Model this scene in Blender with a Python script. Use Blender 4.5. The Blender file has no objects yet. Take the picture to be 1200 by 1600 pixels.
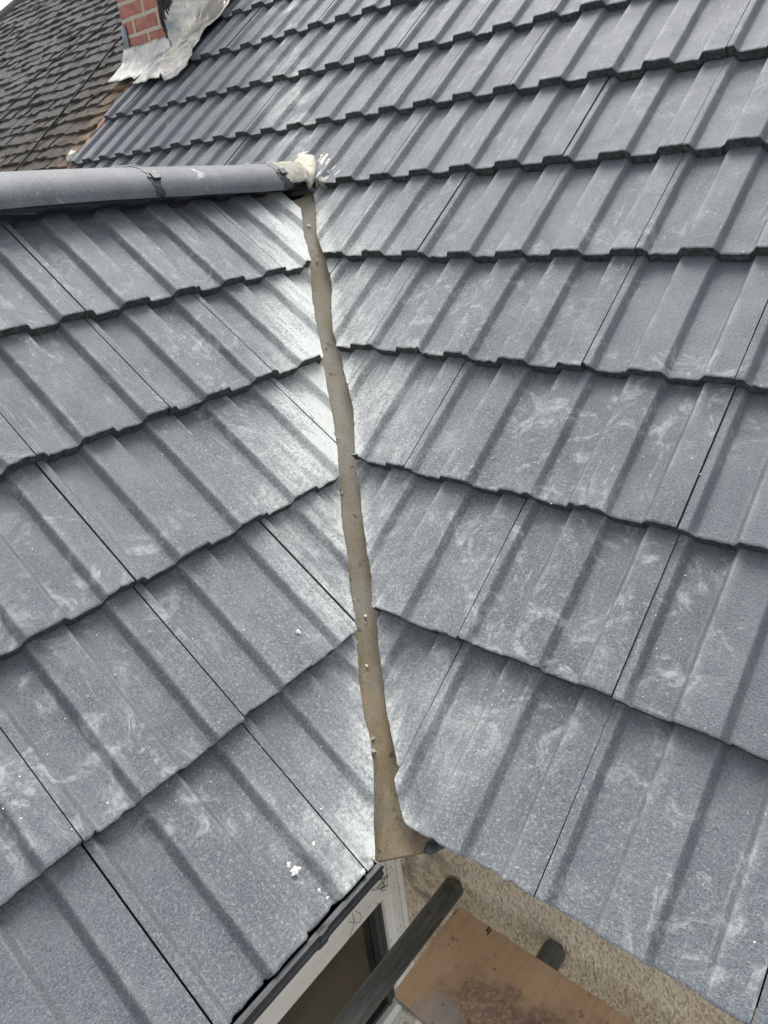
import bpy, bmesh, math, random
from math import sin, cos, tan, radians, pi
from mathutils import Vector, Matrix, noise

S = bpy.context.scene
COL = S.collection

# ------------------------------------------------------------------ camera, sky, sun, exposure
cam_d = bpy.data.cameras.new("camera")
cam = bpy.data.objects.new("camera", cam_d); COL.objects.link(cam)
CX = Vector((0.764, 0.638, -0.100)); CY = Vector((-0.212, 0.394, 0.894)); CZ = Vector((0.609, -0.662, 0.437))
CZ.normalize(); CX = (CX - CZ * CX.dot(CZ)).normalized(); CY = CZ.cross(CX)
m = Matrix((CX, CY, CZ)).transposed().to_4x4(); m.translation = Vector((0.5921, -0.6281, 0.9976))
cam.matrix_world = m
cam_d.sensor_fit = 'VERTICAL'; cam_d.sensor_height = 24.0; cam_d.lens = 24.0 * 1118.24 / 1600
cam_d.clip_start = 0.02; cam_d.clip_end = 600
S.camera = cam

SUN_EL = radians(60); SUN_DIR = Vector((-0.62, 0.78, 0)).normalized()   # horizontal direction towards the sun
w = bpy.data.worlds.new("World"); S.world = w; w.use_nodes = True
wn = w.node_tree; wn.nodes.clear()
sky = wn.nodes.new('ShaderNodeTexSky'); sky.sky_type = 'NISHITA'; sky.sun_disc = False
sky.sun_elevation = SUN_EL; sky.sun_rotation = math.atan2(SUN_DIR.x, SUN_DIR.y)
sky.air_density = 1.0; sky.dust_density = 4.0; sky.ozone_density = 1.0
hs = wn.nodes.new('ShaderNodeHueSaturation'); hs.inputs['Saturation'].default_value = 0.22
bg = wn.nodes.new('ShaderNodeBackground'); bg.inputs['Strength'].default_value = 0.15
wo = wn.nodes.new('ShaderNodeOutputWorld')
wn.links.new(sky.outputs[0], hs.inputs['Color']); wn.links.new(hs.outputs[0], bg.inputs[0]); wn.links.new(bg.outputs[0], wo.inputs[0])
sd = bpy.data.lights.new("sun", 'SUN'); sd.energy = 1.0; sd.angle = radians(32); sd.color = (1.0, 0.97, 0.93)
sun = bpy.data.objects.new("sun", sd); COL.objects.link(sun)
sv = Vector((SUN_DIR.x * cos(SUN_EL), SUN_DIR.y * cos(SUN_EL), sin(SUN_EL)))
sun.rotation_euler = sv.to_track_quat('Z', 'Y').to_euler()
S.view_settings.view_transform = 'Standard'; S.view_settings.look = 'None'
S.view_settings.exposure = 1.22; S.view_settings.gamma = 1.0
S.view_settings.use_curve_mapping = False

# ------------------------------------------------------------------ material helpers
class NT:
    def __init__(s, name):
        s.m = bpy.data.materials.new(name); s.m.use_nodes = True
        s.t = s.m.node_tree; s.t.nodes.clear()
        s.o = s.t.nodes.new('ShaderNodeOutputMaterial'); s.b = s.t.nodes.new('ShaderNodeBsdfPrincipled')
        s.t.links.new(s.b.outputs[0], s.o.inputs[0])
        s.geo = s.t.nodes.new('ShaderNodeNewGeometry').outputs['Position']
        s.objc = s.t.nodes.new('ShaderNodeTexCoord').outputs['Object']
        s.oi = s.t.nodes.new('ShaderNodeObjectInfo').outputs['Random']
    def L(s, a, b): s.t.links.new(a, b)
    def set(s, sock, v):
        if hasattr(v, 'is_linked') or isinstance(v, bpy.types.NodeSocket): s.L(v, sock)
        elif isinstance(v, (tuple, list)) and len(v) == 3 and sock.type == 'RGBA': sock.default_value = (*v, 1)
        else: sock.default_value = v
    def noise(s, scale, vec=None, detail=3, rough=.55, dist=0, out='Fac'):
        n = s.t.nodes.new('ShaderNodeTexNoise'); s.L(vec or s.geo, n.inputs['Vector'])
        n.inputs['Scale'].default_value = scale; n.inputs['Detail'].default_value = detail
        n.inputs['Roughness'].default_value = rough; n.inputs['Distortion'].default_value = dist
        return n.outputs[0] if out == 'Fac' else n.outputs[1]
    def vor(s, scale, vec=None, feat='F1'):
        n = s.t.nodes.new('ShaderNodeTexVoronoi'); n.feature = feat; s.L(vec or s.geo, n.inputs['Vector'])
        n.inputs['Scale'].default_value = scale; return n.outputs[0]
    def ramp(s, v, a, b, c=0.0, d=1.0):
        n = s.t.nodes.new('ShaderNodeMapRange'); n.interpolation_type = 'SMOOTHSTEP'; s.L(v, n.inputs[0])
        for i, x in enumerate((a, b, c, d)): n.inputs[i + 1].default_value = x
        return n.outputs[0]
    def math(s, op, a, b=0.0):
        n = s.t.nodes.new('ShaderNodeMath'); n.operation = op
        s.set(n.inputs[0], a); s.set(n.inputs[1], b); return n.outputs[0]
    def mul(s, a, b): return s.math('MULTIPLY', a, b)
    def add(s, a, b): return s.math('ADD', a, b)
    def mix(s, f, a, b):
        n = s.t.nodes.new('ShaderNodeMix'); n.data_type = 'RGBA'
        s.set(n.inputs[0], f); s.set(n.inputs[6], a); s.set(n.inputs[7], b); return n.outputs[2]
    def scalev(s, vec, x, y, z):
        n = s.t.nodes.new('ShaderNodeVectorMath'); n.operation = 'MULTIPLY'; s.L(vec, n.inputs[0]); n.inputs[1].default_value = (x, y, z); return n.outputs[0]
    def addv(s, vec, v2):
        n = s.t.nodes.new('ShaderNodeVectorMath'); n.operation = 'ADD'; s.L(vec, n.inputs[0])
        s.L(v2, n.inputs[1]); return n.outputs[0]
    def dot(s, v, xyz):
        n = s.t.nodes.new('ShaderNodeVectorMath'); n.operation = 'DOT_PRODUCT'; s.L(v, n.inputs[0]); n.inputs[1].default_value = xyz; return n.outputs['Value']
    def attr(s, name):
        n = s.t.nodes.new('ShaderNodeAttribute'); n.attribute_name = name; return n.outputs['Fac']
    def bump(s, h, st=.4, d=.002, prev=None):
        n = s.t.nodes.new('ShaderNodeBump'); s.L(h, n.inputs['Height']); n.inputs['Strength'].default_value = st; n.inputs['Distance'].default_value = d
        if prev: s.L(prev, n.inputs['Normal'])
        return n.outputs[0]
    def fin(s, col=None, rough=None, normal=None, metal=None, spec=None):
        if col is not None: s.set(s.b.inputs['Base Color'], col)
        if rough is not None: s.set(s.b.inputs['Roughness'], rough)
        if normal is not None: s.L(normal, s.b.inputs['Normal'])
        if metal is not None: s.set(s.b.inputs['Metallic'], metal)
        if spec is not None: s.b.inputs['Specular IOR Level'].default_value = spec
        return s.m

def simple(name, col, rough=.6, metal=0., ns=60, amt=.25, bs=.3, bd=.001, bscale=200):
    t = NT(name)
    n = t.noise(ns, detail=5)
    dark = tuple(c * (1 - amt) for c in col); lite = tuple(min(1, c * (1 + amt)) for c in col)
    c = t.mix(t.ramp(n, .3, .7), dark, lite)
    return t.fin(c, rough, t.bump(t.noise(bscale, detail=3), bs, bd), metal)

# --- concrete tile surface
def tile_material():
    t = NT("grey_concrete_tile")
    rnd = t.t.nodes.new('ShaderNodeCombineXYZ'); t.L(t.mul(t.oi, 37.), rnd.inputs[0]); t.L(t.mul(t.oi, 91.), rnd.inputs[1])
    oc = t.addv(t.objc, rnd.outputs[0])
    base = t.mix(t.oi, (.064, .071, .085), (.098, .107, .124))
    base = t.mix(t.ramp(t.noise(9, detail=4), .35, .7), base, (.113, .122, .137))
    grain = t.noise(420, oc, detail=2, rough=.7)
    base = t.mix(t.mul(t.ramp(grain, .42, .66), .5), base, (.215, .235, .24))
    base = t.mix(t.mul(t.ramp(t.noise(300, oc, detail=2), .43, .30), .65), base, (.030, .034, .040))
    # smeared pale scuffs, swirled
    sw = t.noise(13, oc, detail=7, rough=.74, dist=1.3)
    sw2 = t.noise(3.2, t.geo, detail=2)
    scuff = t.mul(t.ramp(sw, .50, .63), t.mul(t.ramp(sw2, .42, .58), t.ramp(t.dot(t.geo, (0, 0, 1.)), .55, 1.05, 1., .38)))
    streak = t.noise(1, t.scalev(oc, 55, 9, 10), detail=4, rough=.7, dist=.8)
    scuff = t.add(scuff, t.mul(t.mul(t.ramp(streak, .54, .70), t.ramp(t.noise(4.1), .44, .62)), .7))
    scuff = t.mul(scuff, t.ramp(t.noise(90, oc, detail=3), .25, .7, .25, 1.))
    base = t.mix(t.math('MINIMUM', t.mul(scuff, .72), .85), base, (.36, .385, .365))
    # cutting dust along the arrises and beside the valley, where sheen is painted in
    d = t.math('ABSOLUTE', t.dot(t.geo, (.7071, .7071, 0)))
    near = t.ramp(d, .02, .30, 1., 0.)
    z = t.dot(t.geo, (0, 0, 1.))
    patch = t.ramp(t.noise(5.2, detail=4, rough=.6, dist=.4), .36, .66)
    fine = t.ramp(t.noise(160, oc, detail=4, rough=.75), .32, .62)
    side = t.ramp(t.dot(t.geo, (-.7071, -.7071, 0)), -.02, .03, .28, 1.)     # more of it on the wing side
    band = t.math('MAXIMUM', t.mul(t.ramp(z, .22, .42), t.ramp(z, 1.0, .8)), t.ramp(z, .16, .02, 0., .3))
    dust_sheen = t.mul(t.mul(t.math('POWER', near, 1.25), t.mul(side, t.add(t.mul(patch, .5), t.mul(band, .62)))), t.add(t.mul(fine, .8), .25))
    dust_sheen = t.math('MINIMUM', t.mul(dust_sheen, t.add(t.mul(t.ramp(streak, .36, .62), .6), .45)), 1.)
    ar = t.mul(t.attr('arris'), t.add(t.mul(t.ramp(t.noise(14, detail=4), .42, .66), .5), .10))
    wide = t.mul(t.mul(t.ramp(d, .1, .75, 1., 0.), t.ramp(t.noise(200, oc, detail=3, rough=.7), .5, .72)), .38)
    f = t.math('MINIMUM', t.add(t.add(t.mul(dust_sheen, 2.1), t.mul(ar, .6)), wide), 1.)
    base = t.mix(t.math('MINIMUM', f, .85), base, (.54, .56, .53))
    specks = t.ramp(t.vor(46, oc), .07, .045)
    base = t.mix(t.mul(specks, t.ramp(t.noise(7), .5, .56)), base, (.6, .6, .57))
    # darker towards the tile head, below each overlapping nose
    base = t.mix(t.mul(t.attr('headdark'), .25), base, (.05, .055, .06))
    b1 = t.bump(t.noise(1, t.scalev(oc, 120, 430, 200), detail=3, rough=.65), .55, .0016)
    b2 = t.bump(grain, .7, .0016, b1)
    b3 = t.bump(t.noise(34, oc, detail=4), .12, .002, b2)
    return t.fin(base, t.ramp(t.noise(20), .3, .7, .62, .7), b3, spec=.4)
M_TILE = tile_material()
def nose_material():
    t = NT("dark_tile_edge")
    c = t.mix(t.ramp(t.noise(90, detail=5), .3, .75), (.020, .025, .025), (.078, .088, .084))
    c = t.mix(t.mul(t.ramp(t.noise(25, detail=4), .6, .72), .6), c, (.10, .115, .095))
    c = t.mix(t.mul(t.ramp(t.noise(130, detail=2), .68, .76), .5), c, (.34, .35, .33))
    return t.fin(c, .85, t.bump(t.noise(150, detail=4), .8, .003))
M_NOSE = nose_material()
def cut_material():
    t = NT("sawn_tile_edge")
    c = t.mix(t.ramp(t.noise(60, detail=4), .35, .55), (.2, .2, .2), (.6, .61, .58))
    return t.fin(c, .9, t.bump(t.noise(200), .5, .002))
M_CUT = cut_material()
M_FELT = simple("black_roofing_underlay", (.012, .013, .015), .8)
def valley_material():
    t = NT("sand_coated_grey_brown_valley")
    c = t.mix(t.ramp(t.noise(7, detail=4), .35, .65), (.34, .30, .225), (.43, .41, .355))
    z = t.dot(t.geo, (0, 0, 1))
    rust = t.mul(t.ramp(t.noise(6.5, t.scalev(t.geo, 1, 1, .5), detail=3), .42, .62), t.add(t.ramp(z, .32, .12), t.ramp(z, .7, .9)))
    c = t.mix(t.mul(rust, .62), c, (.38, .27, .125))
    g = t.noise(520, detail=2, rough=.8)
    c = t.mix(t.mul(t.ramp(g, .52, .72), .55), c, (.60, .55, .45))
    c = t.mix(t.mul(t.ramp(t.noise(380), .46, .32), .6), c, (.12, .105, .08))
    c = t.mix(t.mul(t.ramp(t.noise(38, detail=4), .63, .72), .7), c, (.09, .085, .075))
    c = t.mix(t.mul(t.ramp(t.noise(12, detail=5, dist=.5), .58, .7), .5), c, (.40, .39, .35))
    return t.fin(c, t.ramp(t.noise(9, detail=3), .4, .6, .55, .9), t.bump(t.noise(30, detail=5), .5, .004, t.bump(g, .8, .003)))
M_VALLEY = valley_material()
def ridge_material():
    t = NT("smooth_grey_ridge_tile")
    c = t.mix(t.ramp(t.noise(12, detail=4), .35, .7), (.070, .077, .087), (.098, .107, .118))
    c = t.mix(t.mul(t.ramp(t.noise(120, detail=3, rough=.7), .5, .66), .5), c, (.07, .076, .09))
    c = t.mix(t.mul(t.ramp(t.noise(330, detail=2), .55, .7), .35), c, (.34, .36, .38))
    sw = t.mul(t.ramp(t.noise(18, detail=5, dist=1.2), .62, .74), .6)
    c = t.mix(sw, c, (.42, .44, .45))
    return t.fin(c, .6, t.bump(t.noise(260, detail=3), .5, .002), spec=.4)
M_RIDGE = ridge_material()
M_BLACK = simple("black_plastic", (.022, .026, .03), .4, ns=40, amt=.4)
M_FOAM = simple("black_ridge_seal", (.012, .016, .02), .55, ns=25, amt=.5, bs=.6, bd=.004, bscale=60)
M_STEEL = simple("bright_clip_metal", (.62, .63, .62), .3, .8)
def mortar_mat(name, a, b):
    t = NT(name)
    c = t.mix(t.ramp(t.noise(30, detail=5, dist=.6), .3, .7), a, b)
    c = t.mix(t.mul(t.ramp(t.noise(12, detail=4, dist=1), .6, .7), .45), c, (.2, .21, .2))
    return t.fin(c, .9, t.bump(t.noise(120, detail=5), .7, .004))
M_MORT = mortar_mat("cream_mortar", (.5, .48, .40), (.74, .73, .66))
M_MORT2 = mortar_mat("buff_mortar", (.38, .35, .28), (.52, .48, .40))
M_CRUMB = mortar_mat("white_mortar_crumb", (.66, .65, .6), (.82, .81, .77))
M_GRIT = mortar_mat("grey_mortar_crumb", (.20, .19, .165), (.40, .38, .33))
def lead_material():
    t = NT("weathered_lead_sheet")
    n = t.noise(5, detail=5, dist=1.4)
    c = t.mix(t.ramp(n, .3, .65), (.20, .22, .22), (.52, .50, .44))
    c = t.mix(t.mul(t.ramp(t.noise(9, detail=4, dist=2), .52, .68), .7), c, (.42, .39, .36))
    c = t.mix(t.mul(t.ramp(t.noise(45, detail=4, dist=1), .62, .7), .6), c, (.12, .14, .14))
    return t.fin(c, t.ramp(t.noise(15), .3, .7, .28, .5), t.bump(t.noise(13, t.scalev(t.geo, 1, .5, .5), detail=5, dist=1.5), .9, .022), .6)
M_LEAD = lead_material()
M_LEADDK = simple("dull_lead", (.17, .20, .22), .5, .4, ns=12, amt=.5)
M_FLAP0 = None
M_FLAP = simple('dark_grey_flap', (.055, .06, .065), .7, ns=60, amt=.5)
M_BITU = simple("black_sealant", (.02, .02, .022), .7, ns=60, amt=.4, bs=1, bd=.01, bscale=90)
def oldtile_material():
    t = NT("mossy_old_plain_tile")
    oc = t.geo
    c = t.mix(t.ramp(t.noise(14, detail=5, rough=.7), .3, .7), (.032, .027, .022), (.086, .070, .051))
    c = t.mix(t.ramp(t.dot(t.geo, (-.6, .25, .9)), 3.4, 5.2), c, t.mix(t.ramp(t.noise(30, detail=4), .3, .7), (.062, .063, .067), (.095, .096, .10)))  # distance haze painted in: paler grey towards the far upper end
    c = t.mix(t.mul(t.ramp(t.noise(55, detail=4), .55, .7), .6), c, (.16, .145, .11))
    c = t.mix(t.mul(t.ramp(t.noise(8, detail=5), .58, .66), .5), c, (.06, .065, .035))
    c = t.mix(t.mul(t.ramp(t.noise(22, detail=5), .70, .74), .8), c, (.38, .37, .35))
    c = t.mix(t.mul(t.ramp(t.dot(t.geo, (1, 0, 0)), -3.62, -3.25), t.ramp(t.noise(9, detail=5), .4, .6)), c, (.21, .135, .085))
    return t.fin(c, .95, t.bump(t.noise(60, detail=6, rough=.7), 1., .012))
M_OLD = oldtile_material()
def brick_material():
    t = NT("red_brick_with_pale_mortar")
    br = t.t.nodes.new('ShaderNodeTexBrick')
    # map: facade coordinates (x along face, z up) from object space
    cmb = t.t.nodes.new('ShaderNodeCombineXYZ')
    sx = t.t.nodes.new('ShaderNodeSeparateXYZ'); t.L(t.objc, sx.inputs[0])
    t.L(t.add(sx.outputs[0], sx.outputs[1]), cmb.inputs[0]); t.L(sx.outputs[2], cmb.inputs[1])
    wob = t.scalev(t.noise(14, t.objc, out='Color'), .012, .012, 0)
    t.L(t.addv(cmb.outputs[0], wob), br.inputs['Vector'])
    br.inputs['Scale'].default_value = 1; br.inputs['Brick Width'].default_value = .225; br.inputs['Row Height'].default_value = .075
    br.inputs['Mortar Size'].default_value = .011; br.inputs['Mortar Smooth'].default_value = .25
    br.offset = .5
    a = t.mix(t.ramp(t.noise(22, detail=5), .3, .7), (.23, .080, .058), (.34, .14, .10))
    a = t.mix(t.mul(t.ramp(t.noise(40, detail=3), .58, .7), .6), a, (.16, .075, .065))
    a = t.mix(t.mul(t.ramp(t.noise(11, detail=6, rough=.7), .5, .68), .5), a, (.34, .22, .17))
    b = t.mix(.4, a, (.42, .19, .13))
    t.L(a, br.inputs['Color1']); t.L(b, br.inputs['Color2']); br.inputs['Mortar'].default_value = (.38, .33, .265, 1)
    inv = t.math('SUBTRACT', 1., br.outputs['Fac'])
    return t.fin(br.outputs['Color'], .9, t.bump(t.noise(120, detail=4), .5, .004, t.bump(inv, .8, .008)))
M_BRICK = brick_material()
def render_material():
    t = NT("tan_textured_render")
    v = t.scalev(t.geo, 1, 1, .62)
    v = t.scalev(t.geo, 1.5, 1, .7)
    n = t.noise(125, v, detail=2, rough=.5, dist=.2)
    c = t.mix(t.ramp(t.noise(6, detail=4), .3, .7), (.72, .61, .44), (.80, .70, .54))
    c = t.mix(t.mul(t.ramp(n, .52, .36), .55), c, (.40, .315, .215))
    c = t.mix(t.mul(t.ramp(t.noise(60, detail=2), .70, .74), .8), c, (.10, .08, .06))
    corner_dark = t.mul(t.ramp(t.dot(t.geo, (1, 0, 0)), .02, -.2), t.ramp(t.noise(16, detail=5), .45, .68))  # patchy darker tone towards the wing corner
    c = t.mix(t.mul(corner_dark, .7), c, (.14, .115, .085))
    return t.fin(c, .95, t.bump(n, 1., .016))
M_WALL = render_material()
def upvc_material():
    t = NT("dirty_white_plastic")
    c = t.mix(t.mul(t.ramp(t.noise(9, detail=5), .45, .75), .4), (.84, .84, .81), (.62, .60, .54))
    web = t.mul(t.ramp(t.noise(45, detail=5, dist=1.6), .60, .68), t.ramp(t.dot(t.geo, (0, 1, 0)), .05, .12))
    c = t.mix(t.mul(web, .85), c, (.12, .11, .09))
    return t.fin(c, .4)
M_PVC = upvc_material()
M_FRAMEDK = simple("dark_grey_window_gasket", (.035, .037, .038), .5)
def glass_material():
    t = NT("dark_window_glass")
    c = t.mix(t.ramp(t.noise(3.5, detail=3), .4, .6), (.018, .016, .013), (.045, .036, .026))
    return t.fin(c, .12)
M_GLASS = glass_material()
def board_material():
    t = NT("orange_brown_stained_ply")
    st = t.noise(1, t.scalev(t.geo, 90, 7, 60), detail=4, rough=.7, dist=.5)
    c = t.mix(t.ramp(t.noise(7, detail=4), .3, .7), (.47, .305, .175), (.54, .375, .235))
    c = t.mix(t.mul(t.ramp(st, .4, .65), .45), c, (.37, .24, .145))
    px = t.dot(t.geo, (1, 0, 0)); py = t.dot(t.geo, (0, 1, 0))
    def blob(cx, cy, r, sx=1.):
        dx = t.mul(t.math('SUBTRACT', px, cx), sx); dy = t.math('SUBTRACT', py, cy)
        dd = t.math('SQRT', t.add(t.mul(dx, dx), t.mul(dy, dy)))
        return t.mul(t.ramp(t.add(dd, t.mul(t.noise(25, detail=5), r * .9)), r * 1.1, r * 1.55, 1., 0.), t.ramp(t.noise(110, detail=4, rough=.7), .3, .6, .2, 1.))
    c = t.mix(t.mul(blob(.15, .0, .08, .6), .75), c, (.15, .10, .085))
    c = t.mix(t.mul(blob(.36, .02, .11, .5), .75), c, (.15, .09, .075))
    c = t.mix(t.mul(blob(.05, -.055, .05), .8), c, (.30, .29, .27))
    c = t.mix(t.mul(t.ramp(t.noise(330, detail=2), .66, .72), .5), c, (.55, .48, .40))
    c = t.mix(t.mul(t.ramp(t.noise(70, detail=4), .63, .7), .7), c, (.12, .085, .065))
    return t.fin(c, .85, t.bump(st, .5, .001))
M_BOARD = board_material()
M_PLYEDGE = simple("grey_ply_edge", (.22, .20, .18), .9, ns=90, amt=.4)
def pole_material():
    t = NT("dull_galvanised_tube")
    c = t.mix(t.ramp(t.noise(1, t.scalev(t.geo, 110, 12, 110), detail=6, rough=.7), .25, .8), (.085, .090, .086), (.21, .22, .205))
    c = t.mix(t.mul(t.ramp(t.noise(30, detail=4), .58, .7), .5), c, (.03, .035, .034))
    return t.fin(c, .6, t.bump(t.noise(200), .3, .001), .35)
M_POLE = pole_material()
M_CABLE = simple("black_cable", (.012, .012, .013), .6)
M_GROUND = simple("grey_paving", (.30, .29, .27), .95, ns=3, amt=.35)
M_BROWN = simple("brown_gutter_dirt", (.035, .028, .022), .8, ns=30, amt=.5)

# ------------------------------------------------------------------ object helpers
def mesh_obj(name, verts, faces, mats, parent=None, mi=None, smooth=True, attrs=None, mat_world=None):
    me = bpy.data.meshes.new(name); me.from_pydata([tuple(v) for v in verts], [], faces)
    for mm in (mats if isinstance(mats, (list, tuple)) else [mats]): me.materials.append(mm)
    if mi is not None: me.polygons.foreach_set('material_index', mi)
    me.polygons.foreach_set('use_smooth', [smooth] * len(me.polygons))
    if attrs:
        for k, vals in attrs.items():
            a = me.attributes.new(k, 'FLOAT', 'POINT'); a.data.foreach_set('value', vals)
    me.update()
    o = bpy.data.objects.new(name, me); COL.objects.link(o)
    if parent: o.parent = parent
    if mat_world is not None: o.matrix_world = mat_world
    return o
def tag(o, label, cat, group=None):
    o['label'] = label; o['category'] = cat
    if group: o['group'] = group
    return o
def thing(name, label, cat, mw=None, group=None):
    o = bpy.data.objects.new(name, None); COL.objects.link(o); o.empty_display_size = .1
    if mw is not None: o.matrix_world = mw
    return tag(o, label, cat, group)
class MB:
    """collects shapes, then links them as one mesh"""
    def __init__(s): s.v = []; s.f = []; s.mi = []
    def add(s, v, f, mi=0):
        n = len(s.v); s.v += [Vector(x) for x in v]; s.f += [tuple(i + n for i in q) for q in f]; s.mi += [mi] * len(f); return s
    def box(s, a, b, mi=0, bev=0.0):
        x0, y0, z0 = a; x1, y1, z1 = b
        if bev <= 0:
            v = [(x, y, z) for z in (z0, z1) for y in (y0, y1) for x in (x0, x1)]
            return s.add(v, [(0, 2, 3, 1), (4, 5, 7, 6), (0, 1, 5, 4), (2, 6, 7, 3), (0, 4, 6, 2), (1, 3, 7, 5)], mi)
        bm = bmesh.new(); bmesh.ops.create_cube(bm, size=1)
        for q in bm.verts: q.co = Vector(((x0 + x1) / 2 + q.co.x * (x1 - x0), (y0 + y1) / 2 + q.co.y * (y1 - y0), (z0 + z1) / 2 + q.co.z * (z1 - z0)))
        bmesh.ops.bevel(bm, geom=bm.edges[:], offset=bev, segments=2, affect='EDGES', profile=.6)
        bm.verts.index_update(); s.add([q.co.copy() for q in bm.verts], [tuple(q.index for q in f.verts) for f in bm.faces], mi); bm.free(); return s
    def tube(s, pts, r, seg=12, mi=0, caps=True, hollow=0):
        pts = [Vector(p) for p in pts]; n0 = len(s.v); rings = []
        for i, p in enumerate(pts):
            d = (pts[min(i + 1, len(pts) - 1)] - pts[max(i - 1, 0)]).normalized()
            u = d.orthogonal().normalized() if i == 0 else (u - d * u.dot(d)).normalized()
            v = d.cross(u); rr = r[i] if isinstance(r, (list, tuple)) else r
            rings.append(len(s.v)); s.v += [p + (u * cos(a) + v * sin(a)) * rr for a in [2 * pi * k / seg for k in range(seg)]]
        for i in range(len(pts) - 1):
            for k in range(seg):
                a, b = rings[i], rings[i + 1]; k2 = (k + 1) % seg
                s.f.append((a + k, a + k2, b + k2, b + k)); s.mi.append(mi)
        if caps:
            s.f.append(tuple(rings[0] + k for k in range(seg))[::-1]); s.f.append(tuple(rings[-1] + k for k in range(seg))); s.mi += [mi, mi]
        return s
    def build(s, name, mats, parent=None, smooth=False, mw=None):
        return mesh_obj(name, s.v, s.f, mats, parent, s.mi, smooth, mat_world=mw)
def sm(a, b, x):
    t = max(0., min(1., (x - a) / (b - a))); return t * t * (3 - 2 * t)
def interp(tab, s):
    if s <= tab[0][0]: 
        (a, b), (c, d) = tab[0], tab[1]; return b + (d - b) * (s - a) / (c - a)
    for (a, b), (c, d) in zip(tab, tab[1:]):
        if s <= c: return b + (d - b) * (s - a) / (c - a) if c > a else d
    (a, b), (c, d) = tab[-2], tab[-1]; return d + (d - b) / (c - a) * (s - c)
def nz(x, y=0., z=0.): return noise.noise(Vector((x, y, z)))

# ------------------------------------------------------------------ the roof frames (x across, y up the slope, z outwards)
TH = radians(38.23); PH = radians(38.36)
MAIN = Matrix(((1, 0, 0, 0), (0, cos(TH), -sin(TH), 0), (0, sin(TH), cos(TH), 0), (0, 0, 0, 1)))
WING = Matrix(((0, -cos(PH), sin(PH), -.007), (1, 0, 0, 0), (0, sin(PH), cos(PH), -.0173), (0, 0, 0, 1)))
GM, GW = .3129, .3153; XA, YP = -.0651, .1883; TW = .300
TILT = .026; THICK = .0235; RIB = .018

# profile: (fraction of the tile's width, height above pan)  two flat-topped ribs, the joint falls on the second
PROF = [(0, 1), (.050, 1), (.094, 0), (.289, 0), (.333, 1), (.545, 1), (.590, 0), (.779, 0), (.823, 1), (1.0001, 1)]
def prof(u):
    for (a, b), (c, d) in zip(PROF, PROF[1:]):
        if u <= c:
            t = (u - a) / (c - a); t = .45 * t + .55 * t * t * (3 - 2 * t) if b != d else 0
            return (b + (d - b) * t) * RIB
    return RIB
COLS = sorted(set([0, .02, .035, .050, .056, .064, .072, .080, .088, .094, .105, .14, .19, .23, .270, .283, .289, .296, .304, .311, .318, .326, .333, .345, .38, .43, .48, .52, .536,
        .545, .552, .560, .568, .575, .583, .590, .602, .64, .69, .73, .765, .773, .779, .786, .794, .801, .808, .816, .823, .835, .87, .91, .95, .98, 1.0]))
ARR = {.333: 1., .326: .7, .345: .5, .289: .5, .296: .25, .283: .4, .823: 1., .816: .7, .835: .5, .779: .5, .773: .4, .545: .5, .050: .35, .590: .3, .094: .25}

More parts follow.
